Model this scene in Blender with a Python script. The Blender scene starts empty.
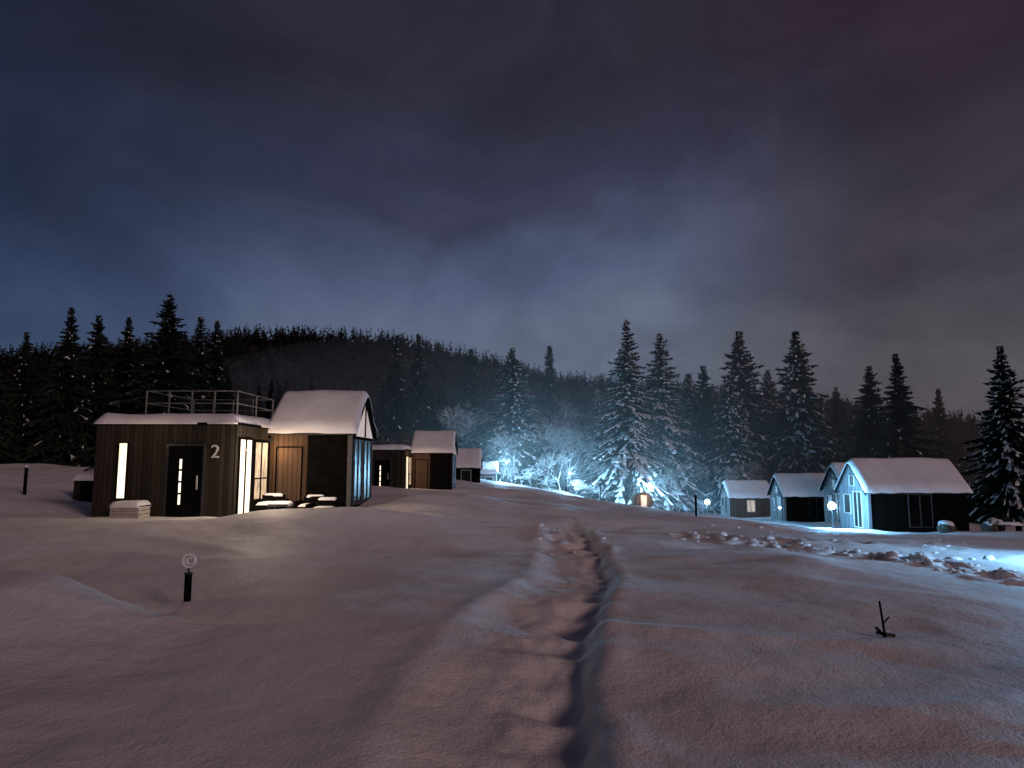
import bpy, math, random
import numpy as np
from mathutils import Vector
random.seed(7); np.random.seed(7)
S=bpy.context.scene
S.view_settings.view_transform='Standard'
S.view_settings.look='None'
S.view_settings.exposure=0
R=math.radians

# ------------------------------------------------------------ materials
def newmat(name):
    m=bpy.data.materials.new(name); m.use_nodes=True
    nt=m.node_tree; b=nt.nodes['Principled BSDF']
    return m,nt,b
def link(nt,a,b): nt.links.new(a,b)
def noise_node(nt,scale,detail=4,rough=.55,vec=None,coord='Object',stretch=None):
    n=nt.nodes.new('ShaderNodeTexNoise'); n.inputs['Scale'].default_value=scale
    n.inputs['Detail'].default_value=detail; n.inputs['Roughness'].default_value=rough
    tc=nt.nodes.new('ShaderNodeTexCoord')
    if stretch:
        mp=nt.nodes.new('ShaderNodeMapping'); mp.inputs['Scale'].default_value=stretch
        link(nt,tc.outputs[coord],mp.inputs['Vector']); link(nt,mp.outputs[0],n.inputs['Vector'])
    else: link(nt,tc.outputs[coord],n.inputs['Vector'])
    return n
def ramp(nt,fac,stops):
    r=nt.nodes.new('ShaderNodeValToRGB'); e=r.color_ramp.elements
    while len(e)<len(stops): e.new(.5)
    for i,(p,c) in enumerate(stops):
        e[i].position=p; e[i].color=(c[0],c[1],c[2],1)
    link(nt,fac,r.inputs['Fac']); return r
def bump(nt,b,h,strength,dist):
    bp=nt.nodes.new('ShaderNodeBump'); bp.inputs['Strength'].default_value=strength
    bp.inputs['Distance'].default_value=dist
    link(nt,h,bp.inputs['Height']); link(nt,bp.outputs[0],b.inputs['Normal']); return bp
def simple(name,c1,c2,scale=8,rough=.8,bs=.3,bd=.02,stretch=None,metal=0,spec=.3):
    m,nt,b=newmat(name)
    n=noise_node(nt,scale,5 if bs else 1,.6,stretch=stretch)
    r=ramp(nt,n.outputs['Fac'],[(.3,c1),(.7,c2)])
    link(nt,r.outputs[0],b.inputs['Base Color']); b.inputs['Roughness'].default_value=rough
    b.inputs['Metallic'].default_value=metal; b.inputs['Specular IOR Level'].default_value=spec
    if bs: bump(nt,b,n.outputs['Fac'],bs,bd)
    return m
def snowmat(name,col=(.82,.79,.79),fine=1.0,forest=False):
    m,nt,b=newmat(name)
    n1=noise_node(nt,1.3,6,.62); n2=noise_node(nt,38,3,.7); n3=noise_node(nt,.23,4,.6)
    r=ramp(nt,n1.outputs['Fac'],[(.3,(col[0]*.86,col[1]*.86,col[2]*.87)),(.7,col)])
    r3=ramp(nt,n3.outputs['Fac'],[(.35,(.84,.83,.83)),(.65,(1,1,1))])
    mm=nt.nodes.new('ShaderNodeMix'); mm.data_type='RGBA'; mm.blend_type='MULTIPLY'; mm.inputs[0].default_value=1
    link(nt,r.outputs[0],mm.inputs[6]); link(nt,r3.outputs[0],mm.inputs[7])
    last=mm.outputs[2]
    if forest: # undergrowth and shade painted dark over sun-lit snow on the wooded hillside
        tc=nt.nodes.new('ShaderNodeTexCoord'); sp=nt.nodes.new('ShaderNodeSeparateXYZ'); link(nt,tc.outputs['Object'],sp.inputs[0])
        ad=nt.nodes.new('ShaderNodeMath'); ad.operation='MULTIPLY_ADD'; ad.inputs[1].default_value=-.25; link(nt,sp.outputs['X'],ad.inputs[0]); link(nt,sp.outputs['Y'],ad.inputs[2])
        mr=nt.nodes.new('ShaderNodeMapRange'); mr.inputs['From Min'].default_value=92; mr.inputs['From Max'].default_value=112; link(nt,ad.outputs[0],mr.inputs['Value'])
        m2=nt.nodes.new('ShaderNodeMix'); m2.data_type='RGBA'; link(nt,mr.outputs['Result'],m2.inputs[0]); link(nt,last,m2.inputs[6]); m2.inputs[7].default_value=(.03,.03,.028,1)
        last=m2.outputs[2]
    link(nt,last,b.inputs['Base Color']); b.inputs['Roughness'].default_value=.65
    b.inputs['Specular IOR Level'].default_value=.2
    mx=nt.nodes.new('ShaderNodeMath'); mx.operation='MULTIPLY_ADD'
    mx.inputs[1].default_value=.18; link(nt,n2.outputs['Fac'],mx.inputs[0]); link(nt,n1.outputs['Fac'],mx.inputs[2])
    bump(nt,b,mx.outputs[0],.55*fine,.14)
    return m
M_snow=snowmat('snow_ground',forest=True)
M_rsnow=snowmat('snow_roof',(.80,.79,.80),.6)
M_tsnow=simple('snow_on_tree',(.6,.62,.65),(.8,.8,.82),5,.8,0)
M_needle=simple('spruce_needles',(.009,.014,.011),(.027,.038,.027),1.5,.9,0,spec=.05)
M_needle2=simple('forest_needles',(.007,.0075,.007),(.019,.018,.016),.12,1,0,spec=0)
M_fsnow=simple('dimmed_forest_snow',(.018,.019,.02),(.045,.046,.048),.3,1,0,spec=0)  # shade put into the snow's tone, mutes sun-lit speckle in the forest
M_bark=simple('bark',(.03,.025,.02),(.08,.065,.05),6,.9,stretch=(1,1,.2))
def barksnow():
    m,nt,b=newmat('twigs_with_snow')
    g=nt.nodes.new('ShaderNodeNewGeometry'); sp=nt.nodes.new('ShaderNodeSeparateXYZ')
    link(nt,g.outputs['Normal'],sp.inputs[0])
    r=ramp(nt,sp.outputs['Z'],[(.0,(.07,.06,.05)),(.3,(.75,.76,.78))])
    link(nt,r.outputs[0],b.inputs['Base Color']); b.inputs['Roughness'].default_value=.85
    return m
M_twig=barksnow()
def planks(name,c1,c2,w=.14,rough=.85,spec=.08):
    """vertical board cladding: dark joints + grain"""
    m,nt,b=newmat(name)
    tc=nt.nodes.new('ShaderNodeTexCoord'); sp=nt.nodes.new('ShaderNodeSeparateXYZ')
    link(nt,tc.outputs['Object'],sp.inputs[0])
    ad=nt.nodes.new('ShaderNodeMath'); ad.operation='ADD'
    link(nt,sp.outputs['X'],ad.inputs[0]); link(nt,sp.outputs['Y'],ad.inputs[1])
    dv=nt.nodes.new('ShaderNodeMath'); dv.operation='DIVIDE'; dv.inputs[1].default_value=w
    link(nt,ad.outputs[0],dv.inputs[0])
    fl=nt.nodes.new('ShaderNodeMath'); fl.operation='FLOOR'; link(nt,dv.outputs[0],fl.inputs[0])
    fr=nt.nodes.new('ShaderNodeMath'); fr.operation='FRACT'; link(nt,dv.outputs[0],fr.inputs[0])
    wn=nt.nodes.new('ShaderNodeTexWhiteNoise'); wn.noise_dimensions='1D'; link(nt,fl.outputs[0],wn.inputs['W'])
    n=noise_node(nt,3,6,.6,stretch=(3,3,.35))
    a2=nt.nodes.new('ShaderNodeMath'); a2.operation='MULTIPLY_ADD'; a2.inputs[1].default_value=.45
    link(nt,wn.outputs['Value'],a2.inputs[0])
    sc=nt.nodes.new('ShaderNodeMath'); sc.operation='MULTIPLY'; sc.inputs[1].default_value=.6
    link(nt,n.outputs['Fac'],sc.inputs[0]); link(nt,sc.outputs[0],a2.inputs[2])
    r=ramp(nt,a2.outputs[0],[(.15,c1),(.75,c2)])
    j=ramp(nt,fr.outputs[0],[(0,(.1,.1,.1)),(.1,(1,1,1)),(.93,(1,1,1)),(1,(.1,.1,.1))])
    mx=nt.nodes.new('ShaderNodeMix'); mx.data_type='RGBA'; mx.blend_type='MULTIPLY'; mx.inputs[0].default_value=1
    link(nt,r.outputs[0],mx.inputs[6]); link(nt,j.outputs[0],mx.inputs[7])
    link(nt,mx.outputs[2],b.inputs['Base Color']); b.inputs['Roughness'].default_value=rough
    b.inputs['Specular IOR Level'].default_value=spec
    bump(nt,b,j.outputs[0],.6,.015)
    return m
M_wood=planks('dark_board_cladding',(.012,.0105,.008),(.040,.033,.025))
M_wood2=planks('brown_board_cladding',(.045,.027,.018),(.10,.065,.043),.16)
M_black=simple('black_stained_timber',(.003,.003,.003),(.007,.0065,.006),5,1,spec=0)
M_grey=planks('lit_grey_cladding',(.09,.1,.11),(.2,.21,.22),.18)  # boards toned pale, cold lamp light is part of this colour
M_metal=simple('dark_metal',(.03,.03,.03),(.06,.06,.06),10,.4,metal=.6)
M_rail=simple('frosted_steel_rail',(.05,.048,.046),(.13,.125,.12),10,.5)
M_trim=simple('pale_trim',(.3,.28,.25),(.45,.43,.4),8,.6)
M_dtrim=simple('dark_trim',(.05,.048,.045),(.10,.095,.09),8,.7)
M_white=simple('white_paint',(.7,.7,.7),(.82,.82,.8),8,.5)
M_roof=simple('roofing_felt',(.02,.02,.022),(.05,.05,.05),12,.9)
def glow(name,c1,c2,s,scale=1.2,stretch=(3,3,.6),samp=False):
    m,nt,b=newmat(name)
    n=noise_node(nt,scale,3,.5,stretch=stretch)
    r=ramp(nt,n.outputs['Fac'],[(.3,c1),(.65,c2)])
    b.inputs['Base Color'].default_value=(.3,.3,.3,1); b.inputs['Roughness'].default_value=.15
    link(nt,r.outputs[0],b.inputs['Emission Color']); b.inputs['Emission Strength'].default_value=s
    if not samp:
        try: m.cycles.emission_sampling='NONE'
        except Exception: pass
    return m
M_lit=glow('lit_window_cream',(.85,.62,.38),(1,.88,.70),1.9)
M_lit2=glow('lit_window_warm',(.16,.08,.035),(1,.68,.38),.85,2.4,(2,4,1.2))
M_litdim=glow('lit_gable_glass',(.30,.22,.19),(.62,.49,.44),.85)
M_litr=glow('lit_window_distant',(.45,.3,.16),(1,.75,.45),.5)
M_cyan=glow('cold_bulb',(.55,.85,1),(.65,.9,1),60)
def glassmat():
    m,nt,b=newmat('dark_glass')
    n=noise_node(nt,.8,2)
    r=ramp(nt,n.outputs['Fac'],[(.3,(.004,.005,.006)),(.7,(.012,.013,.015))])
    link(nt,r.outputs[0],b.inputs['Base Color']); b.inputs['Roughness'].default_value=.3
    b.inputs['Specular IOR Level'].default_value=.18
    return m
M_glass=glassmat()

# ------------------------------------------------------------ terrain
def sm(t): t=np.clip(t,0,1); return t*t*(3-2*t)
def vn(x,y,seed=0):
    xi=np.floor(x); yi=np.floor(y); fx=x-xi; fy=y-yi
    fx=fx*fx*(3-2*fx); fy=fy*fy*(3-2*fy)
    def h(a,b):
        v=np.sin(a*127.1+b*311.7+seed*74.7)*43758.5453
        return v-np.floor(v)
    return (h(xi,yi)*(1-fx)+h(xi+1,yi)*fx)*(1-fy)+(h(xi,yi+1)*(1-fx)+h(xi+1,yi+1)*fx)*fy-.5
PY=np.array([-30,0,3.6,5.2,7.4,9.2,11.2,15,21,30,42,60,90]);PX=np.array([-1,.2,.31,.40,.72,1.12,1.48,1.75,2.1,1.6,.3,-1,-1])
HX=[-700,-300,-225,-150,-95,-60,21,80,153,214,300,700]; HZ=[40,38,38,44,49,48,42,36,28,16,12,20]
def base(x,y):
    s=sm((x+10)/34)
    z=-0.060*np.clip(y,0,80)*s
    rise=.11*np.logaddexp(0,(-x-14)/1.5)*1.5*sm((y-6)/22)
    z=z+1.6*(1-np.exp(-rise/1.6))
    on=np.interp(x,[-40,-15,10],[64,84,96])
    z=z+np.interp(x,HX,HZ)*sm((y-on)/230)
    z=z+sm((y-on-60)/200)*(vn(x/70,y/60,5)*9)
    return z
TR=[(rx,ry) for rx,ry in zip(np.linspace(5.4,9.3,30)+np.random.uniform(-.4,.4,30),np.linspace(21,11.6,30)+np.random.uniform(-.6,.6,30))]
TR+= [(np.random.uniform(7,14),np.random.uniform(15,27)) for _ in range(14)]
TR+= [(1.2+.5*math.sin(k)+k*.09,14+k*.62) for k in range(9)]
def H(x,y,detail=True):
    x=np.asarray(x,float); y=np.asarray(y,float)
    z=base(x,y)
    xw=x+vn(x/2.2,y/2.2,31)*1.2; yw=y+vn(x/2.5,y/2.5,32)*1.2
    # wind-packed bank running from the left towards the sign post
    bank=yw-(7.4-.42*(xw+4.6))
    bx_=sm((-xw-2.6)/2.5)*sm((x+22)/6)
    z=z+.46*bx_*np.exp(-(np.where(bank>0,bank/.75,bank/1.9))**2)-.20*bx_*np.exp(-((bank-2.3)/1.2)**2)
    z=z+.36*np.exp(-((xw+4.3)/2.4)**2-((yw-17.8)/1.8)**2)+.45*np.exp(-((xw+2.2)/2.6)**2-((y-26)/5)**2)
    amp=sm(np.hypot(x,y)/9+.2)
    cab=1-.75*np.exp(-((x+9)/4.5)**4-((y-22)/3.4)**4)
    z=z+amp*cab*(vn(xw/5,yw/3.4,1)*.38+vn(xw/2.6,yw/1.5,2)*.16+vn(xw/1.1,yw/.7,21)*.055)+vn(x/.8,y/.55,3)*.03+vn(x/.26,y/.2,4)*.011
    z=z-.09*amp*np.abs(vn(xw/3.1,yw/1.3,22))*2
    if detail:
        cx=np.interp(y,PY,PX)+vn(y/2.1,y*0,9)*.10+vn(y/.5,y*0,12)*.04; d=x-cx
        fade=sm((26-y)/9)
        w=np.where(d<0,.36,.14)
        st=1+.15*np.sin(2*np.pi*y/.62+2*vn(y/1.3,y*0,3))+.4*vn(y/.3,x/.3,8)
        z=z-.145*st*np.exp(-np.abs(d/w)**2.0)*fade
        z=z+.03*np.exp(-((d-.30)/.14)**2)*(.5+vn(y/.4,x/.4,14))*fade
        z=z-.09*np.exp(-((d+.6)/.45)**2)*fade+.05*np.exp(-((d+1.2)/.2)**2)*fade*(.8+vn(y/.7,x/.5,15))
        z=z+(vn(x/.24,y/.3,16)*.07+vn(x/.1,y/.13,17)*.03)*np.exp(-((d+.35)/.42)**2)*fade
        for (tx,ty) in TR:
            r2=(x-tx)**2+(y-ty)**2
            z=z-.17*np.exp(-r2/.06)+.07*np.exp(-(np.sqrt(r2)-.4)**2/.02)
    return z
def Hs(x,y): return float(H(np.array([x]),np.array([y]),False)[0])
def Hd(x,y): return float(H(np.array([x]),np.array([y]),True)[0])

def mesh_np(name,verts,faces,mats,midx=None,smooth=False):
    me=bpy.data.meshes.new(name)
    verts=np.asarray(verts,np.float32); faces=np.asarray(faces,np.int32)
    k=faces.shape[1]
    me.vertices.add(len(verts)); me.vertices.foreach_set('co',verts.ravel())
    me.loops.add(faces.size); me.loops.foreach_set('vertex_index',faces.ravel())
    me.polygons.add(len(faces)); me.polygons.foreach_set('loop_start',np.arange(0,faces.size,k,dtype=np.int32))
    me.polygons.foreach_set('loop_total',np.full(len(faces),k,np.int32))
    for m in mats: me.materials.append(m)
    if midx is not None: me.polygons.foreach_set('material_index',np.asarray(midx,np.int32))
    if smooth: me.polygons.foreach_set('use_smooth',np.ones(len(faces),bool))
    me.update(calc_edges=True); me.validate()
    return me
NX,NY=860,640
u=np.linspace(-1,1,NX); ax=1.9; bx=6.6
gx=ax*np.sinh(bx*u)+1.0
v=np.linspace(-.62,1,NY); gy=5+1.9*np.sinh(6.5*v)
GX,GY=np.meshgrid(gx,gy)
GZ=H(GX,GY)
V=np.stack([GX.ravel(),GY.ravel(),GZ.ravel()],1)
i=np.arange(NX-1)[None,:]+NX*np.arange(NY-1)[:,None]; i=i.ravel()
F=np.stack([i,i+1,i+1+NX,i+NX],1)
g=bpy.data.objects.new('snow_ground',mesh_np('snow_ground',V,F,[M_snow],smooth=True)); S.collection.objects.link(g)

# ------------------------------------------------------------ object helpers
def empty(name,loc):
    o=bpy.data.objects.new(name,None); o.empty_display_size=.3; o.location=loc; S.collection.objects.link(o); return o
def obj(name,verts,faces,mats,parent=None,midx=None,smooth=False,bevel=0):
    me=bpy.data.meshes.new(name)
    off=Vector(parent.location) if parent else Vector((0,0,0))
    me.from_pydata([Vector(p)-off for p in verts],[],faces)
    if not isinstance(mats,(list,tuple)): mats=[mats]
    for m in mats: me.materials.append(m)
    if midx: 
        for p,k in zip(me.polygons,midx): p.material_index=k
    if smooth:
        for p in me.polygons: p.use_smooth=True
    o=bpy.data.objects.new(name,me); S.collection.objects.link(o)
    if parent: o.parent=parent
    if bevel:
        b=o.modifiers.new('bevel','BEVEL'); b.width=bevel; b.segments=2; b.limit_method='ANGLE'
    return o
def box(name,x0,x1,y0,y1,z0,z1,mat,parent=None,bevel=0):
    v=[(x0,y0,z0),(x1,y0,z0),(x1,y1,z0),(x0,y1,z0),(x0,y0,z1),(x1,y0,z1),(x1,y1,z1),(x0,y1,z1)]
    f=[(0,3,2,1),(4,5,6,7),(0,1,5,4),(1,2,6,5),(2,3,7,6),(3,0,4,7)]
    return obj(name,v,f,mat,parent,bevel=bevel)
def bar(name,p,q,r,mat,parent=None,n=8,r2=None):
    p=Vector(p);q=Vector(q);d=(q-p).normalized()
    a=d.cross(Vector((0,0,1)) if abs(d.z)<.9 else Vector((1,0,0))).normalized(); b=d.cross(a)
    r2=r if r2 is None else r2
    vs=[];fs=[]
    for k in range(n):
        t=2*math.pi*k/n; c=a*math.cos(t)+b*math.sin(t)
        vs+= [p+c*r,q+c*r2]
    for k in range(n):
        j=(k+1)%n; fs.append((2*k,2*j,2*j+1,2*k+1))
    fs.append(tuple(range(0,2*n,2))); fs.append(tuple(range(1,2*n,2)))
    return obj(name,vs,fs,mat,parent)
def slab(name,x0,x1,y0,y1,fz,T,parent,seed=0,nx=36,ny=28,mat=None,lump=.06):
    """snow blanket with rounded, uneven edges lying on the surface fz(x,y)"""
    vs=[];fs=[]
    for j in range(ny+1):
        for k in range(nx+1):
            a=k/nx;b=j/ny
            x=x0+(x1-x0)*a; y=y0+(y1-y0)*b
            e=min(a,1-a)*(x1-x0); e2=min(b,1-b)*(y1-y0); e=min(e,e2)
            t=T*min(1,(e/(T*.8)+.0))**.45 if e>0 else 0
            w=float(vn(np.array(x*.9+seed),np.array(y*.9),seed))*lump*2+float(vn(np.array(x*4+seed),np.array(y*4),seed+1))*lump*.35
            if e<=0:
                x+=float(vn(np.array(y*2.),np.array(x),seed))*.08*(1 if a in(0,1) else 0)
                y+=float(vn(np.array(x*2.),np.array(y),seed))*.08*(1 if b in(0,1) else 0)
            vs.append((x,y,fz(x,y)+t+(w*min(1,e/.3) if e>0 else 0)))
    for j in range(ny):
        for k in range(nx):
            p=j*(nx+1)+k; fs.append((p,p+1,p+nx+2,p+nx+1))
    rim=[k for k in range(nx+1)]+[ (j*(nx+1)+nx) for j in range(1,ny+1)]+[ny*(nx+1)+k for k in range(nx-1,-1,-1)]+[j*(nx+1) for j in range(ny-1,0,-1)]
    m=len(vs)
    for r in rim:
        x,y,z=vs[r]; vs.append((x,y,z-.05))
    for q in range(len(rim)):
        q2=(q+1)%len(rim); fs.append((rim[q],m+q,m+q2,rim[q2]))
    return obj(name,vs,fs,mat or M_rsnow,parent,smooth=True)

def window(parent,plane,a0,a1,z0,z1,pos,mat,frame=M_black,out=-1,nm='window',mull=0,fw=.05,trans=0):
    def bx(n,p0,p1,q0,q1,t0,t1,m):
        lo,hi=sorted((pos+t0*out,pos+t1*out))
        if plane=='y': box(n,p0,p1,lo,hi,q0,q1,m,parent)
        else: box(n,lo,hi,p0,p1,q0,q1,m,parent)
    bx(nm+'_pane',a0,a1,z0,z1,.003,.02,mat)
    bx(nm+'_frame_l',a0-fw,a0,z0-fw,z1+fw,.002,.06,frame)
    bx(nm+'_frame_r',a1,a1+fw,z0-fw,z1+fw,.002,.06,frame)
    bx(nm+'_frame_t',a0,a1,z1,z1+fw,.002,.06,frame)
    bx(nm+'_frame_b',a0,a1,z0-fw,z0,.002,.06,frame)
    for k in range(mull):
        c=a0+(a1-a0)*(k+1)/(mull+1); bx(nm+'_mullion',c-fw/2,c+fw/2,z0,z1,.021,.05,frame)
    if trans: bx(nm+'_transom',a0,a1,trans,trans+fw*.7,.0215,.045,frame)

def gable(parent,x0,x1,y0,y1,zb,ze,zr,wall,seed,T=.28,over=.15,side=None,lump=.06):
    ym=(y0+y1)/2
    vs=[(x0,y0,zb),(x0,y1,zb),(x0,y1,ze),(x0,ym,zr),(x0,y0,ze),(x1,y0,zb),(x1,y1,zb),(x1,y1,ze),(x1,ym,zr),(x1,y0,ze)]
    fs=[(0,4,3,2,1),(5,6,7,8,9),(0,5,9,4),(1,2,7,6),(4,9,8,3),(2,3,8,7),(0,1,6,5)]
    obj('walls',vs,fs,[wall,side or wall],parent,midx=[1,1,0,0,0,0,0])
    sl=(zr-ze)/(ym-y0)
    def fz(x,y): return zr+.06-abs(y-ym)*sl
    o=over
    for nm,ya in (('roof_front',y0-o),('roof_back',y1+o)):
        z=fz(0,ya)
        v=[(x0-o,ya,z),(x1+o,ya,z),(x1+o,ym,fz(0,ym)),(x0-o,ym,fz(0,ym))]
        vv=v+[(a,b,c-.055) for a,b,c in v]
        obj(nm,vv,[(0,1,2,3),(4,7,6,5),(0,4,5,1),(1,5,6,2),(2,6,7,3),(3,7,4,0)],M_roof,parent)
    def fz2(x,y): 
        d=abs(y-ym); return zr+.065-math.sqrt(d*d+.04)*sl+.2*sl*.6
    slab('roof_snow',x0-o-.06,x1+o+.06,y0-o-.06,y1+o+.06,fz2,T,parent,seed,lump=lump)
    for nm,xx in (('barge_l',x0-o-.035),('barge_r',x1+o+.002)):
        for nm2,ya in (('f',y0-o),('b',y1+o)):
            v=[(xx,ya,fz(0,ya)),(xx,ym,fz(0,ym)),(xx,ym,fz(0,ym)-.16),(xx,ya,fz(0,ya)-.16)]
            vv=v+[(a+.033,b,c) for a,b,c in v]
            obj(nm+nm2,vv,[(0,1,2,3),(7,6,5,4),(0,4,5,1),(1,5,6,2),(2,6,7,3),(3,7,4,0)],M_black,parent)

def railing(parent,x0,x1,y0,y1,z0,z1,nx=5):
    xs=np.linspace(x0,x1,nx); 
    for x in xs:
        for y in (y0,y1): bar('rail_post',(x,y,z0),(x,y,z1),.026,M_rail,parent,6)
    bar('rail_post',(x1,(y0+y1)/2,z0),(x1,(y0+y1)/2,z1),.025,M_rail,parent,6)
    for zz in (z1,z0+(z1-z0)*.62):
        for y in (y0,y1): bar('rail',(x0,y,zz),(x1,y,zz),.02,M_rail,parent,6)
        for x in (x0,x1): bar('rail',(x,y0,zz),(x,y1,zz),.02,M_rail,parent,6)

def light(name,loc,energy,col,parent=None,r=.08):
    l=bpy.data.lights.new(name,'POINT'); l.energy=energy; l.color=col; l.shadow_soft_size=r
    o=bpy.data.objects.new(name,l); S.collection.objects.link(o)
    if parent: o.parent=parent; o.location=Vector(loc)-Vector(parent.location)
    else: o.location=loc
    return o

# ------------------------------------------------------------ left cabins (terrace box + gable part)
def left_cabin(dx,dy,zb,full=True,seed=1,lit=True):
    e=empty('wooden_cabin',(-8+dx,22+dy,zb))
    X=lambda a:a+dx
    Y=lambda a:a+dy
    b=zb-.6
    bt=zb+2.72
    box('terrace_block',X(-12.15),X(-8.05),Y(20),Y(25.6),b,bt,M_wood,e)
    box('parapet_trim',X(-12.2),X(-8.0),Y(19.95),Y(25.65),bt+.001,bt+.07,M_black,e)
    slab('flat_roof_snow',X(-12.2),X(-8.0),Y(19.92),Y(25.6),lambda x,y:bt+.07,.28,e,seed,lump=.05)
    railing(e,X(-10.85),X(-8.15),Y(20.2),Y(23.2),bt+.05,bt+1.02)
    window(e,'y',X(-10.0),X(-8.98),zb+.05,zb+2.1,Y(20),M_black,M_metal,-1,'door',fw=.06)
    for k in range(4):
        box('door_slot_light',X(-9.65),X(-9.59),Y(19.955),Y(19.97),zb+.42+k*.34,zb+.70+k*.34,M_lit,e)
    box('door_handle',X(-9.14),X(-9.1),Y(19.93),Y(19.96),zb+.85,zb+1.25,M_trim,e)
    window(e,'y',X(-11.44),X(-11.2),zb+.6,zb+2.18,Y(20),M_lit,M_black,-1,'slot_window',fw=.03)
    window(e,'x',Y(20.2),Y(21.15),zb+.1,zb+2.3,X(-8.05),M_lit,M_black,1,'glass_door',fw=.06,mull=1)
    window(e,'x',Y(21.4),Y(22.55),zb+.45,zb+2.25,X(-8.05),M_lit2,M_black,1,'side_window',mull=1,fw=.06,trans=zb+1.1)
    ze=zb+2.6; zr=zb+4.0
    gable(e,X(-8.0),X(-5.3),Y(22.7),Y(26),b,ze,zr,M_wood2,seed+3,T=.17,over=.10,side=M_black,lump=.035)
    box('black_panel',X(-6.75),X(-5.42),Y(22.66),Y(22.698),zb+.0,ze-.05,M_black,e)
    window(e,'y',X(-7.75),X(-6.95),zb+.1,zb+2.1,Y(22.7),M_wood2,M_black,-1,'wood_door',fw=.04)
    box('corner_post',X(-5.42),X(-5.28),Y(22.6),Y(22.699),b,ze-.05,M_dtrim if full else M_black,e)
    window(e,'x',Y(22.95),Y(24.15),zb+.25,zb+2.35,X(-5.3),M_glass,M_dtrim,1,'gable_window',mull=1,fw=.04)
    window(e,'x',Y(24.45),Y(25.7),zb+.25,zb+2.35,X(-5.3),M_glass,M_dtrim,1,'gable_window_b',mull=1,fw=.04)
    v=[(X(-5.27),Y(22.95),zb+2.5),(X(-5.27),Y(25.75),zb+2.5),(X(-5.27),Y(24.35),zb+3.68)]
    v+=[(a+.03,bb,c) for a,bb,c in v]
    obj('gable_glass',v,[(0,1,2),(3,5,4),(0,3,4,1),(1,4,5,2),(2,5,3,0)],M_litdim if lit else M_glass,e)
    bar('gable_mullion',(X(-5.22),Y(24.35),zb+2.5),(X(-5.22),Y(24.35),zb+3.66),.03,M_black,e,4)
    box('lamp_body',X(-8.05)+.005,X(-8.05)+.12,Y(22.6),Y(22.69),zb+2.28,zb+2.42,M_metal,e,.01)
    return e
c1=left_cabin(0,0,-.08)
def text(s,x,y,z,size,mat,parent):
    cu=bpy.data.curves.new('house_number','FONT'); cu.body=s; cu.size=size; cu.extrude=.012
    o=bpy.data.objects.new('house_number',cu); S.collection.objects.link(o)
    o.rotation_euler=(R(90),0,0); o.parent=parent; o.location=Vector((x,y,z))-Vector(parent.location); cu.materials.append(mat)
text('2',-8.78,19.97,1.68,.55,M_trim,c1)
light('wall_light',(-7.6,22.2,1.95),34,(1,.62,.34),c1,.06)
light('door_spill_fill',(-6.9,19.7,1.7),230,(1,.80,.60),c1,.3)  # added lamp hanging free, boosts the glass door's warm spill on the snow
light('front_fill_light',(-10.6,18.9,2.4),12,(1,.76,.5),c1,.3)  # added fill without a fixture, widens the warm spill at the front
c2=left_cabin(1.2,24,-.45,full=False,seed=5)
light('wall_light',(-6.2,45.0,1.7),40,(1,.66,.38),c2,.06)
z3=-.85
c3=empty('wooden_cabin',(-3.8,60,z3))
gable(c3,-4.9,-2.9,60,63.2,z3-.6,z3+1.9,z3+3.3,M_black,31,T=.25)
box('side_block',-6.9,-4.92,59.5,63,z3-.6,z3+2.2,M_wood,c3); slab('side_block_snow',-6.9,-4.9,59.5,63,lambda x,y:z3+2.21,.3,c3,32)
window(c3,'y',-4.4,-3.6,z3+.2,z3+1.6,60,M_glass,M_trim,-1)
z4=-1.5
c4=empty('wooden_cabin',(-2.5,75,z4))
gable(c4,-3.3,-1.7,75,78,z4-.8,z4+1.7,z4+2.7,M_grey,41,T=.3)
window(c4,'y',-2.9,-2.1,z4+.2,z4+1.3,75,M_glass,M_white,-1)

# ------------------------------------------------------------ right cabins
def right_cabin(x0,x1,y0,y1,zb,ze,zr,seed,warm=False):
    e=empty('gable_cabin',((x0+x1)/2,(y0+y1)/2,zb))
    gable(e,x0,x1,y0,y1,zb-.8,ze,zr,M_black if not warm else M_wood2,seed,T=.26,over=.16,side=M_grey,lump=.04)  # gable ends painted paler than the front, standing in for lamp light
    ym=(y0+y1)/2
    window(e,'x',ym-.95,ym-.1,zb+.1,zb+2.0,x0,M_glass,M_trim,-1,'door',mull=1,fw=.05)
    window(e,'x',ym+.3,ym+1.0,zb+.8,zb+1.8,x0,M_glass,M_trim,-1,'side_window',fw=.05)
    window(e,'x',ym-.25,ym+.25,zb+2.35,zb+2.9,x0,M_glass,M_trim,-1,'attic_window',fw=.04)
    if warm:
        window(e,'y',x0+1.9,x0+2.7,zb+.4,zb+1.6,y0,M_litr,M_trim,-1,'front_window',mull=1,fw=.05)
    else:
        window(e,'y',x0+2.2,x0+3.4,zb+.2,zb+1.9,y0,M_black,M_metal,-1,'front_door',mull=1,fw=.05)
        box('wall_batten',x0+.02,x0+.14,y0-.05,y0-.002,zb-.5,ze-.05,M_grey,e)
    return e
r1=right_cabin(19.3,24.7,37.5,40.7,-2.15,-.05,1.5,51)
r2=right_cabin(22.2,28.0,46,49.2,-2.65,-.35,1.25,52)
r3=right_cabin(23.6,29.5,60,63.2,-3.6,-1.4,.25,53)
r4=right_cabin(23.6,28.2,75,78.2,-4.3,-2.35,-.8,54,warm=True)

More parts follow.
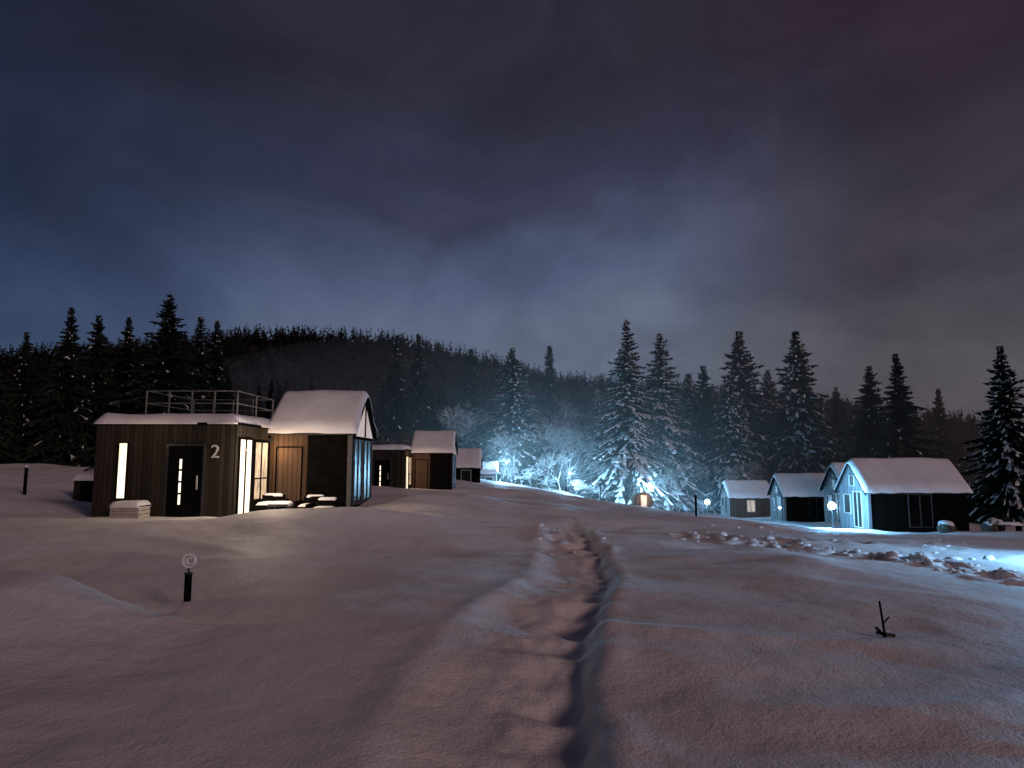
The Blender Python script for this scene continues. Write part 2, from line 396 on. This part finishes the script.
# ------------------------------------------------------------ spruces
def spruce(name,h,Rr,seed,snow,dens=1.0):
    rd=random.Random(seed); V=[];F=[];Mi=[]
    def tri(a,b,c,m):
        n=len(V); V.extend((a,b,c)); F.append((n,n+1,n+2)); Mi.append(m)
    nt=7
    for k in range(nt):
        t0=2*math.pi*k/nt;t1=2*math.pi*(k+1)/nt; r=h*.014+.05
        tri((r*math.cos(t0),r*math.sin(t0),-.5),(r*math.cos(t1),r*math.sin(t1),-.5),(0,0,h),2)
    z=h*.05; ph=rd.random()*6
    while z<h*.99:
        t=z/h
        L0=Rr*(1-t)**.98*(.95+.10*math.sin(z*1.3+ph)+rd.uniform(-.1,.1))+.12
        if t<.12: L0*=.65+t*2.9
        n=max(4,int((5+6*(1-t))*dens))
        a0=rd.random()*7
        for k in range(n):
            a=a0+2*math.pi*k/n+rd.uniform(-.35,.35)
            L=L0*rd.uniform(.5,1.18)*(1+.13*math.sin(a*2+ph+z*.35))
            ca,sa=math.cos(a),math.sin(a); px,py=-sa,ca
            up=.6*t*t-.2+rd.uniform(-.22,.12); dr=.34*(1-t*.75)/max(L,.5)
            pts=[]
            ns=5 if L>1.2 else 3
            zz=z+rd.uniform(-.45,.45)*(1-t)-(.05)
            for j in range(ns+1):
                s=L*j/ns
                pts.append((ca*s+rd.uniform(-.05,.05),sa*s+rd.uniform(-.05,.05),zz+up*s-dr*s*s+.22*dr*s*s*s/max(L,.1)+rd.uniform(-.04,.04)))
            for j in range(ns):
                p,q=pts[j],pts[j+1]; f=1-(j+.3)/ns
                for sg in (-1,1):
                    w=(.28*L*f+.10)*rd.uniform(.5,1.25)
                    o=.6*w; dn=w*rd.uniform(.25,.9)
                    m=(q[0]+px*sg*w+ca*o,q[1]+py*sg*w+sa*o,q[2]-dn)
                    tri(p,q,m,0)
                    if rd.random()<.9:
                        w2=w*rd.uniform(.3,1.0)
                        c=(p[0]+px*sg*w2*.5+ca*o*.5,p[1]+py*sg*w2*.5+sa*o*.5,p[2]-.15-w2*rd.uniform(.6,1.4))
                        tri(p,((q[0]+m[0])/2,(q[1]+m[1])/2,(q[2]+m[2])/2),c,0)
                    if rd.random()<snow*(.45+.7*(j/ns)):
                        l=.05+.05*rd.random(); kk=rd.uniform(.4,.95)
                        m2=(q[0]+(m[0]-q[0])*kk,q[1]+(m[1]-q[1])*kk,q[2]+(m[2]-q[2])*kk+l)
                        tri((p[0],p[1],p[2]+l),(q[0],q[1],q[2]+l),m2,1)
                        tri((q[0],q[1],q[2]+l),(q[0]+ca*.1,q[1]+sa*.1,q[2]-.12),m2,1)
        z+=h*.0150*rd.uniform(.7,1.3)
    return mesh_np(name,V,F,[M_needle,M_tsnow,M_bark],Mi)
SP={}
for k,(h,Rr,sn) in enumerate([(20,5.6,1.15),(18,5.0,1.1),(15,4.2,.03),(16,4.0,.04),(13,4.0,.35),(14,4.2,.03)]):
    SP[k]=(spruce('spruce_mesh',h,Rr,100+k,sn),h)
def plant(kind,px,D,top,wscale=1.0):
    """design measurements (bearing, distance, apparent height) converted to metres"""
    me,h=SP[kind]; x=(px-512)/683*D; zt=1.6+(461-top)/683*D; z0=Hs(x,D)-.2
    s=(zt-z0)/h
    o=bpy.data.objects.new('spruce_tree',me); o.location=(x,D,z0); o.scale=(s*wscale,s*wscale,s)
    o.rotation_euler=(0,0,random.random()*6.28); S.collection.objects.link(o); return o
for a in [(2,20,58,330),(3,63,54,302),(5,92,56,310),(2,122,58,314),(5,163,52,288,1.25),(3,195,60,312),(2,212,62,318),(5,-20,50,318),
          (2,395,88,333),(3,417,92,330),(5,470,95,345),(4,512,86,346,1.2),(3,550,98,342),(0,628,84,317,1.1),(1,662,88,330,1.1),(4,690,96,372,1.2),
          (5,705,92,362),(4,742,96,328,1.15),(4,730,88,380,1.2),(4,800,92,328,1.15),(5,872,84,362,1.1),(2,900,80,352,1.15),(4,1006,50,343,1.0),(5,1045,52,360),
          (1,598,92,388),(4,770,100,368),(5,838,98,384),(2,940,95,388),(5,-70,46,325),(3,1100,56,340)]:
    plant(*a)

# ------------------------------------------------------------ forest masses (vectorised)
def forest(name,P,hs,rs,K,seed,snow):
    rd=np.random.RandomState(seed); n=len(P)
    P=np.repeat(P,K,0); h=np.repeat(hs,K); r=np.repeat(rs,K)
    t=rd.rand(n*K)**1.25*.97+.02
    a=rd.rand(n*K)*2*np.pi; L=r*((1-t)**.85)*rd.uniform(.55,1.15,n*K)+.12
    da=rd.uniform(.18,.5,n*K)
    z=P[:,2]+t*h
    cen=np.stack([P[:,0],P[:,1],z+.05*h*rd.rand(n*K)+.3],1)
    def pt(ang,LL,dz): return np.stack([P[:,0]+np.cos(ang)*LL,P[:,1]+np.sin(ang)*LL,z+dz],1)
    p1=pt(a-da,L*rd.uniform(.5,1,n*K),-.35*L*rd.rand(n*K)-.1); p2=pt(a+da,L,-.45*L*rd.rand(n*K)-.15)
    V=np.stack([cen,p1,p2],1).reshape(-1,3); F=np.arange(len(V)).reshape(-1,3)
    mi=(rd.rand(n*K)<snow).astype(int)
    o=bpy.data.objects.new(name,mesh_np(name,V,F,[M_needle2,M_fsnow],mi)); S.collection.objects.link(o); return o
def scatter(n,fx,seed):
    rd=np.random.RandomState(seed); P=[]
    while len(P)<n:
        r=fx(rd)
        if r is not None: P.append(r)
    P=np.array(P); z=H(P[:,0],P[:,1],False); return np.column_stack([P,z-.3])
def near(rd):
    px=rd.uniform(-250,1300); D=rd.uniform(0,1)
    on=float(np.interp(px,[0,250,330,500,1300],[60,66,84,94,98]))
    D=on+D**1.3*28; x=(px-512)/683*D
    return (x,D)
P=scatter(480,near,3); rd=np.random.RandomState(4)
hs=np.interp(P[:,0],[-60,-30,-10,40,80],[7.5,9.5,12,14,12])*rd.uniform(.55,1.1,len(P))
forest('background_forest',P,hs,hs*.21,240,5,.12)
def far(rd):
    y=110+rd.rand()**.75*250; x=rd.uniform(-1.1,1.15)*y; return (x,y)
P=scatter(7500,far,8); hs=rd.uniform(4.0,7.5,len(P))
forest('hillside_forest',P,hs,hs*.36,26,9,.15)

# ------------------------------------------------------------ bare trees
def bare(name,h,seed,depth=7,spread=.55,rmin=.016,mat=None):
    rd=random.Random(seed);V=[];F=[]
    def seg(p,q,r0,r1):
        d=(q-p).normalized(); a=d.cross(Vector((.3,.2,1))).normalized(); b=d.cross(a); n=len(V)
        for k in range(3):
            t=2.094*k+.5; c=a*math.cos(t)+b*math.sin(t); V.append(p+c*r0); V.append(q+c*r1)
        for k in range(3):
            j=(k+1)%3; F.append((n+2*k,n+2*j,n+2*j+1,n+2*k+1))
    def grow(p,d,L,r,dep):
        for k in range(2):
            d=(d+Vector((rd.uniform(-.16,.16),rd.uniform(-.16,.16),rd.uniform(-.05,.1)))).normalized()
            q=p+d*L/2; seg(p,q,max(r,rmin),max(r*.85,rmin)); p=q; r*=.85
        if dep==0: return
        for k in range(3 if dep>1 and rd.random()<.75 else 2):
            nd=(d+Vector((rd.gauss(0,spread),rd.gauss(0,spread),rd.gauss(.05,spread*.6)))).normalized()
            grow(p,nd,L*rd.uniform(.6,.85),r*.68,dep-1)
    grow(Vector((0,0,-.3)),Vector((0,0,1)),h*.24,h*.013,depth)
    return mesh_np(name,V,F,[mat or M_twig])
BT=[bare('bare_tree_mesh',11,1,7),bare('bare_tree_mesh',12,2,7,.5),bare('shrub_mesh',6,3,6,.8,.024)]
for k,px,D,s in [(0,545,84,1.0),(1,572,92,1.4),(0,588,86,.9),(1,530,88,.9),(0,520,83,.8),(1,560,80,.6),(0,600,82,.6),(0,445,86,1.1),(1,690,84,.8),(0,722,84,.75),(1,480,92,1.1),(1,545,95,1.35),(0,755,86,.8),(0,565,84,1.0)]:
    x=(px-512)/683*D
    o=bpy.data.objects.new('bare_tree',BT[k]); o.location=(x,D,Hs(x,D)); o.scale=(s,)*3; o.rotation_euler=(0,0,random.random()*6); S.collection.objects.link(o)
for px,D,s in [(512,80,.55),(530,79,.6),(548,80,.5),(575,79,.55),(590,80,.5),(610,80,.4),(700,82,.5),(735,84,.55),(676,81,.4)]:
    x=(px-512)/683*D
    o=bpy.data.objects.new('snowy_shrub',BT[2]); o.location=(x,D,Hs(x,D)-.4); o.scale=(s*1.4,s*1.4,s); o.rotation_euler=(0,0,random.random()*6); S.collection.objects.link(o)

# ------------------------------------------------------------ small things
def ball(name,c,r,mat,parent,sx=1,sy=1,sz=1,seed=0,lump=0,n=10):
    V=[];F=[]; c=Vector(c)
    for j in range(n+1):
        for k in range(2*n):
            th=math.pi*j/n; ph=math.pi*k/n
            rr=r*(1+lump*float(vn(np.array(k*.6+seed if k<n else (2*n-k)*.6+seed),np.array(j*.7),seed)))
            V.append(c+Vector((rr*sx*math.sin(th)*math.cos(ph),rr*sy*math.sin(th)*math.sin(ph),rr*sz*math.cos(th))))
    for j in range(n):
        for k in range(2*n):
            k2=(k+1)%(2*n); F.append((j*2*n+k,(j+1)*2*n+k,(j+1)*2*n+k2,j*2*n+k2))
    return obj(name,V,F,mat,parent,smooth=True)
def ring(name,c,r,w,t,mat,parent,a0=0,a1=6.2832,n=28):
    V=[];F=[]
    for k in range(n+1):
        a=a0+(a1-a0)*k/n
        for rr,yy in ((r-w,-t),(r,-t),(r,t),(r-w,t)): V.append((c[0]+rr*math.cos(a),c[1]+yy,c[2]+rr*math.sin(a)))
    for k in range(n):
        for q in range(4):
            F.append((4*k+q,4*k+(q+1)%4,4*k+4+(q+1)%4,4*k+4+q))
    return obj(name,V,F,mat,parent)
sx,sy=-3.93,8.5; sz=min(Hs(sx,sy),.08)
sz=Hs(sx,sy)-.05
e=empty('round_sign_post',(sx,sy,sz))
bar('post',(sx,sy,sz-.2),(sx,sy,sz+.38),.042,M_black,e,10)
bar('post_cap',(sx,sy,sz+.381),(sx,sy,sz+.40),.05,M_metal,e,10)
bar('stem',(sx,sy,sz+.40),(sx,sy,sz+.455),.015,M_metal,e,8)
ring('sign_rim',(sx,sy,sz+.54),.086,.020,.016,M_white,e)
ring('sign_inner',(sx+.008,sy,sz+.54),.044,.015,.014,M_white,e,.6,5.6)
sx,sy=3.82,7.25; sz=Hs(sx,sy)
e=empty('wooden_stake',(sx,sy,sz))
bar('stake',(sx+.03,sy,sz-.2),(sx-.03,sy,sz+.36),.013,M_black,e,6,.010)
bar('brace',(sx-.09,sy-.02,sz+.10),(sx+.05,sy+.02,sz-.03),.014,M_black,e,6)
bar('foot',(sx-.07,sy+.02,sz+.04),(sx+.11,sy,sz+.015),.018,M_bark,e,6)
bar('twig',(sx+.0,sy,sz+.14),(sx+.06,sy,sz+.2),.008,M_black,e,5)
for x,y,h in [(9.3,35,1.15),(-18,25.5,1.0),(10,78,2.0),(5.8,74,1.4)]:
    z=Hs(x,y); e=empty('marker_post',(x,y,z)); bar('post',(x,y,z-.3),(x,y,z+h),.06,M_black,e,8); bar('cap',(x,y,z+h+.001),(x,y,z+h+.08),.075,M_rsnow,e,8,.04)
def crate(x0,x1,y0,y1,z,h):
    e=empty('firewood_box',((x0+x1)/2,(y0+y1)/2,z))
    n=5
    for k in range(n):
        a=z-.1+(h+.1)*k/n; b=z-.1+(h+.1)*(k+.88)/n
        box('slat_front',x0,x1,y0,y0+.03,a,b,M_trim,e,.004); box('slat_r',x1-.03,x1,y0+.031,y1,a,b,M_trim,e,.004); box('slat_l',x0,x0+.03,y0+.031,y1,a,b,M_trim,e,.004)
    box('lid',x0-.03,x1+.03,y0-.03,y1+.03,z+h,z+h+.03,M_black,e)
    slab('snow_cap',x0-.03,x1+.03,y0-.03,y1+.03,lambda x,y:z+h+.03,.14,e,77,12,10,lump=.05)
crate(-11.15,-10.35,19.2,19.8,-.1,.42)
def chair(x,y,z):
    e=empty('patio_armchair',(x,y,z))
    box('seat',x-.35,x+.35,y-.35,y+.35,z+.2,z+.34,M_black,e,.03)
    box('back',x-.35,x+.35,y+.36,y+.48,z+.1,z+.62,M_black,e,.03)
    box('arm_l',x-.47,x-.36,y-.35,y+.45,z-.05,z+.5,M_black,e,.03); box('arm_r',x+.36,x+.47,y-.35,y+.45,z-.05,z+.5,M_black,e,.03)
    slab('snow_seat',x-.30,x+.30,y-.3,y+.35,lambda a,b:z+.342,.07,e,int(x*7)%50,10,10,lump=.05)
    slab('snow_back',x-.26,x+.26,y+.36,y+.48,lambda a,b:z+.622,.04,e,int(x*9)%50,10,5,lump=.02)
for x,y in [(-7.35,20.9),(-6.1,21.0),(-5.5,20.3)]: chair(x,y,Hs(x,y)-.02)
tz=Hs(-6.75,20.2)
e=empty('patio_table',(-6.75,20.2,tz))
box('top',-7.05,-6.45,19.95,20.45,tz+.34,tz+.38,M_black,e,.01)
for a in(-7.0,-6.5):
    for b in(20.0,20.4): bar('leg',(a,b,tz-.1),(a,b,tz+.339),.02,M_metal,e,6)
slab('snow_cap',-7.05,-6.45,19.95,20.45,lambda x,y:tz+.381,.08,e,9,10,10,lump=.04)
zz=Hs(-16.2,27)
e=empty('wooden_shed',(-16.2,27,zz))
box('walls',-16.9,-15.7,26.6,28,zz-.3,zz+.85,M_wood,e); slab('snow_cap',-17,-15.6,26.5,28.1,lambda x,y:zz+.86,.22,e,12,12,12,lump=.08)
box('door',-16.6,-16.1,26.56,26.598,zz,zz+.75,M_black,e)
x,y=14.2,74.5; z=Hs(x,y)
e=empty('barrel_sauna',(x,y,z))
V=[];F=[];n=28
for k in range(n):
    a=2*math.pi*k/n
    for yy in(y,y+2.4): V.append((x+.95*math.cos(a),yy,z+.98+.95*math.sin(a)))
for k in range(n): j=(k+1)%n; F.append((2*k,2*j,2*j+1,2*k+1))
F.append(tuple(range(0,2*n,2)));F.append(tuple(range(2*n-1,0,-2)))
obj('barrel',V,F,M_wood2,e)
ring('front_hoop',(x,y-.02,z+.98),1.0,.08,.05,M_black,e); 
window(e,'y',x-.28,x+.28,z+.3,z+1.6,y-.0,M_lit2,M_trim,-1,'glass_door',fw=.05)
light('sauna_light',(x,y-.9,z+1.6),90,(1,.55,.25),e)
box('cradle',x-.8,x+.8,y+.2,y+2.2,z-.2,z+.12,M_black,e)
def bush(x,y,r,seed):
    z=Hs(x,y); e=empty('snow_covered_bush',(x,y,z))
    ball('twigs',(x,y,z+r*.5),r,M_bark,e,1.1,1,.9,seed,.35); ball('snow_cap',(x,y,z+r*.78),r*.92,M_rsnow,e,1.08,1,.72,seed+1,.3)
bush(22.9,36.6,.42,1); bush(25.6,37.2,.38,4); bush(26.4,38,.5,5)
bz=Hs(26.3,37.4)
e=empty('wooden_bench',(26.3,37.4,bz))
box('seat',25.9,27.3,37,37.4,bz+.35,bz+.41,M_wood2,e,.01)
for a in(26.0,27.1): box('leg',a,a+.08,37.02,37.38,bz-.3,bz+.349,M_black,e)
slab('snow_cap',25.9,27.3,37,37.4,lambda x,y:bz+.412,.12,e,3,10,6,lump=.04)
V=[];F=[];rd=random.Random(5)
for _ in range(260):
    t=rd.random(); x=5.4+3.9*t+rd.gauss(0,.4); y=21-9.4*t+rd.gauss(0,.5)
    if rd.random()<.25: x=rd.uniform(7,15); y=rd.uniform(15,28)
    if rd.random()<.12: x=rd.uniform(.6,2.3); y=rd.uniform(13,22)
    r=rd.uniform(.02,.07)*(1.6 if rd.random()<.10 else 1); z=Hd(x,y)+r*.15; n=len(V); q=6
    sx_,sy_,sz_=rd.uniform(.8,1.9),rd.uniform(.8,1.5),rd.uniform(.4,.8)
    for j in range(q+1):
        for k in range(8):
            th=math.pi*j/q;ph=2*math.pi*k/8; rr=r*(1+rd.uniform(-.25,.25)) if 0<j<q else r
            V.append((x+rr*sx_*math.sin(th)*math.cos(ph),y+rr*sy_*math.sin(th)*math.sin(ph),z+rr*sz_*math.cos(th)))
    for j in range(q):
        for k in range(8):
            k2=(k+1)%8;F.append((n+j*8+k,n+(j+1)*8+k,n+(j+1)*8+k2,n+j*8+k2))
o=obj('snow_clumps',V,F,M_rsnow,smooth=True)

# ------------------------------------------------------------ cold lamps
def lamp(x,y,h,energy,col=(.30,.66,1),br=.08):
    z=Hs(x,y); e=empty('garden_lamp',(x,y,z))
    bar('post',(x,y,z-.3),(x,y,z+h-.1),.04,M_metal,e,8); ball('bulb',(x,y,z+h),br,M_cyan,e,n=8)
    light('lamp_light',(x,y,z+h),energy,col,e,br*2.5)
lamp(17.2,37.2,1.2,2600,(.20,.58,1),br=.19)
lamp(19.2,68,1.3,1800,(.20,.58,1),br=.24)
lamp(-.6,76,2.4,5200,br=.12)
lamp(6.5,77,2.4,5200,br=.12)
lamp(15.5,77.5,3.0,4600,br=.12)
lamp(20.5,53,1.2,800)
lamp(12.6,14.2,1.15,2200,(.24,.60,1))

def mist(name,c,rad,dens):
    o=ball(name,c,1,None,None,rad[0],rad[1],rad[2],n=16)
    o.data.materials.clear()
    m=bpy.data.materials.new('mist'); m.use_nodes=True; nt=m.node_tree
    nt.nodes.remove(nt.nodes['Principled BSDF'])
    vs=nt.nodes.new('ShaderNodeVolumeScatter'); vs.inputs['Density'].default_value=dens; vs.inputs['Anisotropy'].default_value=.3
    link(nt,vs.outputs[0],nt.nodes['Material Output'].inputs['Volume']); o.data.materials.append(m)
mist('mist',(8,92,0),(70,26,20),.0075)

# ------------------------------------------------------------ sun (cloud-diffused town/moon glow)
sl=bpy.data.lights.new('moon_glow','SUN'); sl.energy=.78; sl.angle=R(12); sl.color=(1,.645,.60)
so=bpy.data.objects.new('moon_glow',sl); S.collection.objects.link(so)
d=Vector((-.66,.68,-.36)); so.rotation_euler=d.to_track_quat('-Z','Y').to_euler()

# ------------------------------------------------------------ world
W=bpy.data.worlds.new('World'); S.world=W; W.use_nodes=True; nt=W.node_tree
bg=nt.nodes['Background']
tc=nt.nodes.new('ShaderNodeTexCoord'); sp=nt.nodes.new('ShaderNodeSeparateXYZ'); link(nt,tc.outputs['Generated'],sp.inputs[0])
def lin(c): return tuple(((v/255)/12.92 if v/255<.04045 else ((v/255+.055)/1.055)**2.4) for v in c)
def math_(op,a,b,c=None):
    n=nt.nodes.new('ShaderNodeMath'); n.operation=op
    for k,val in enumerate((a,b,c)):
        if val is None: continue
        if isinstance(val,(int,float)): n.inputs[k].default_value=val
        else: link(nt,val,n.inputs[k])
    return n.outputs[0]
def cnoise(scale,detail,rough,dist,st,off=(0,0,0)):
    mp=nt.nodes.new('ShaderNodeMapping'); mp.inputs['Scale'].default_value=st; mp.inputs['Location'].default_value=off; link(nt,tc.outputs['Generated'],mp.inputs[0])
    cn=nt.nodes.new('ShaderNodeTexNoise'); cn.inputs['Scale'].default_value=scale; cn.inputs['Detail'].default_value=detail; cn.inputs['Roughness'].default_value=rough; cn.inputs['Distortion'].default_value=dist
    link(nt,mp.outputs[0],cn.inputs['Vector']); return cn.outputs['Fac']
n1=cnoise(2.0,6,.55,.6,(1,1,1.6),(.4,0,.2)); n2=cnoise(5.5,6,.6,.8,(1,1,1.5),(3,1,0))
zz=math_('ADD',sp.outputs['Z'],math_('MULTIPLY',math_('SUBTRACT',n1,.5),.42))
zz=math_('ADD',zz,math_('MULTIPLY',math_('SUBTRACT',n2,.5),.13))
def wr(stops): return ramp(nt,zz,[(p,lin(c)) for p,c in stops]).outputs[0]
cC=wr([(.0,(96,104,122)),(.14,(101,112,134)),(.24,(82,93,122)),(.36,(55,58,81)),(.5,(43,41,54)),(1,(35,33,42))])
cL=wr([(.0,(60,72,93)),(.14,(62,78,104)),(.24,(47,62,92)),(.36,(34,43,67)),(.5,(30,32,46)),(1,(28,29,39))])
cR=wr([(.0,(88,84,90)),(.12,(80,77,85)),(.24,(60,55,66)),(.36,(50,43,55)),(.5,(48,35,47)),(1,(42,29,41))])
def mixc(f,a,b,bl='MIX'):
    m=nt.nodes.new('ShaderNodeMix'); m.data_type='RGBA'; m.blend_type=bl
    if isinstance(f,(int,float)): m.inputs[0].default_value=f
    else: link(nt,f,m.inputs[0])
    link(nt,a,m.inputs[6]); link(nt,b,m.inputs[7]); return m.outputs[2]
def mr(v,a,b):
    n=nt.nodes.new('ShaderNodeMapRange'); n.interpolation_type='SMOOTHSTEP'
    n.inputs['From Min'].default_value=a; n.inputs['From Max'].default_value=b; link(nt,v,n.inputs['Value']); return n.outputs['Result']
c=mixc(mr(sp.outputs['X'],-.12,-.62),cC,cL)
c=mixc(mr(sp.outputs['X'],.08,.5),c,cR)
cl=ramp(nt,n2,[(.3,(.78,.78,.80)),(.5,(1,1,1)),(.72,(1.32,1.29,1.25))]).outputs[0]
c=mixc(1.0,c,cl,'MULTIPLY')
sk=nt.nodes.new('ShaderNodeTexSky'); sk.sky_type='NISHITA'; sk.sun_disc=False; sk.sun_elevation=R(4); sk.sun_rotation=R(139)
skm=nt.nodes.new('ShaderNodeVectorMath'); skm.operation='SCALE'; skm.inputs['Scale'].default_value=.0015; link(nt,sk.outputs[0],skm.inputs[0])
c=mixc(1.0,c,skm.outputs[0],'ADD')
link(nt,c,bg.inputs['Color']); bg.inputs['Strength'].default_value=1.0

# ------------------------------------------------------------ camera
cam=bpy.data.cameras.new('camera'); cam.lens=24; cam.sensor_width=36; cam.clip_end=3000; cam.clip_start=.05
co=bpy.data.objects.new('camera',cam); S.collection.objects.link(co)
co.location=(0,0,1.6); co.rotation_euler=(R(90+6.4),0,0); S.camera=co
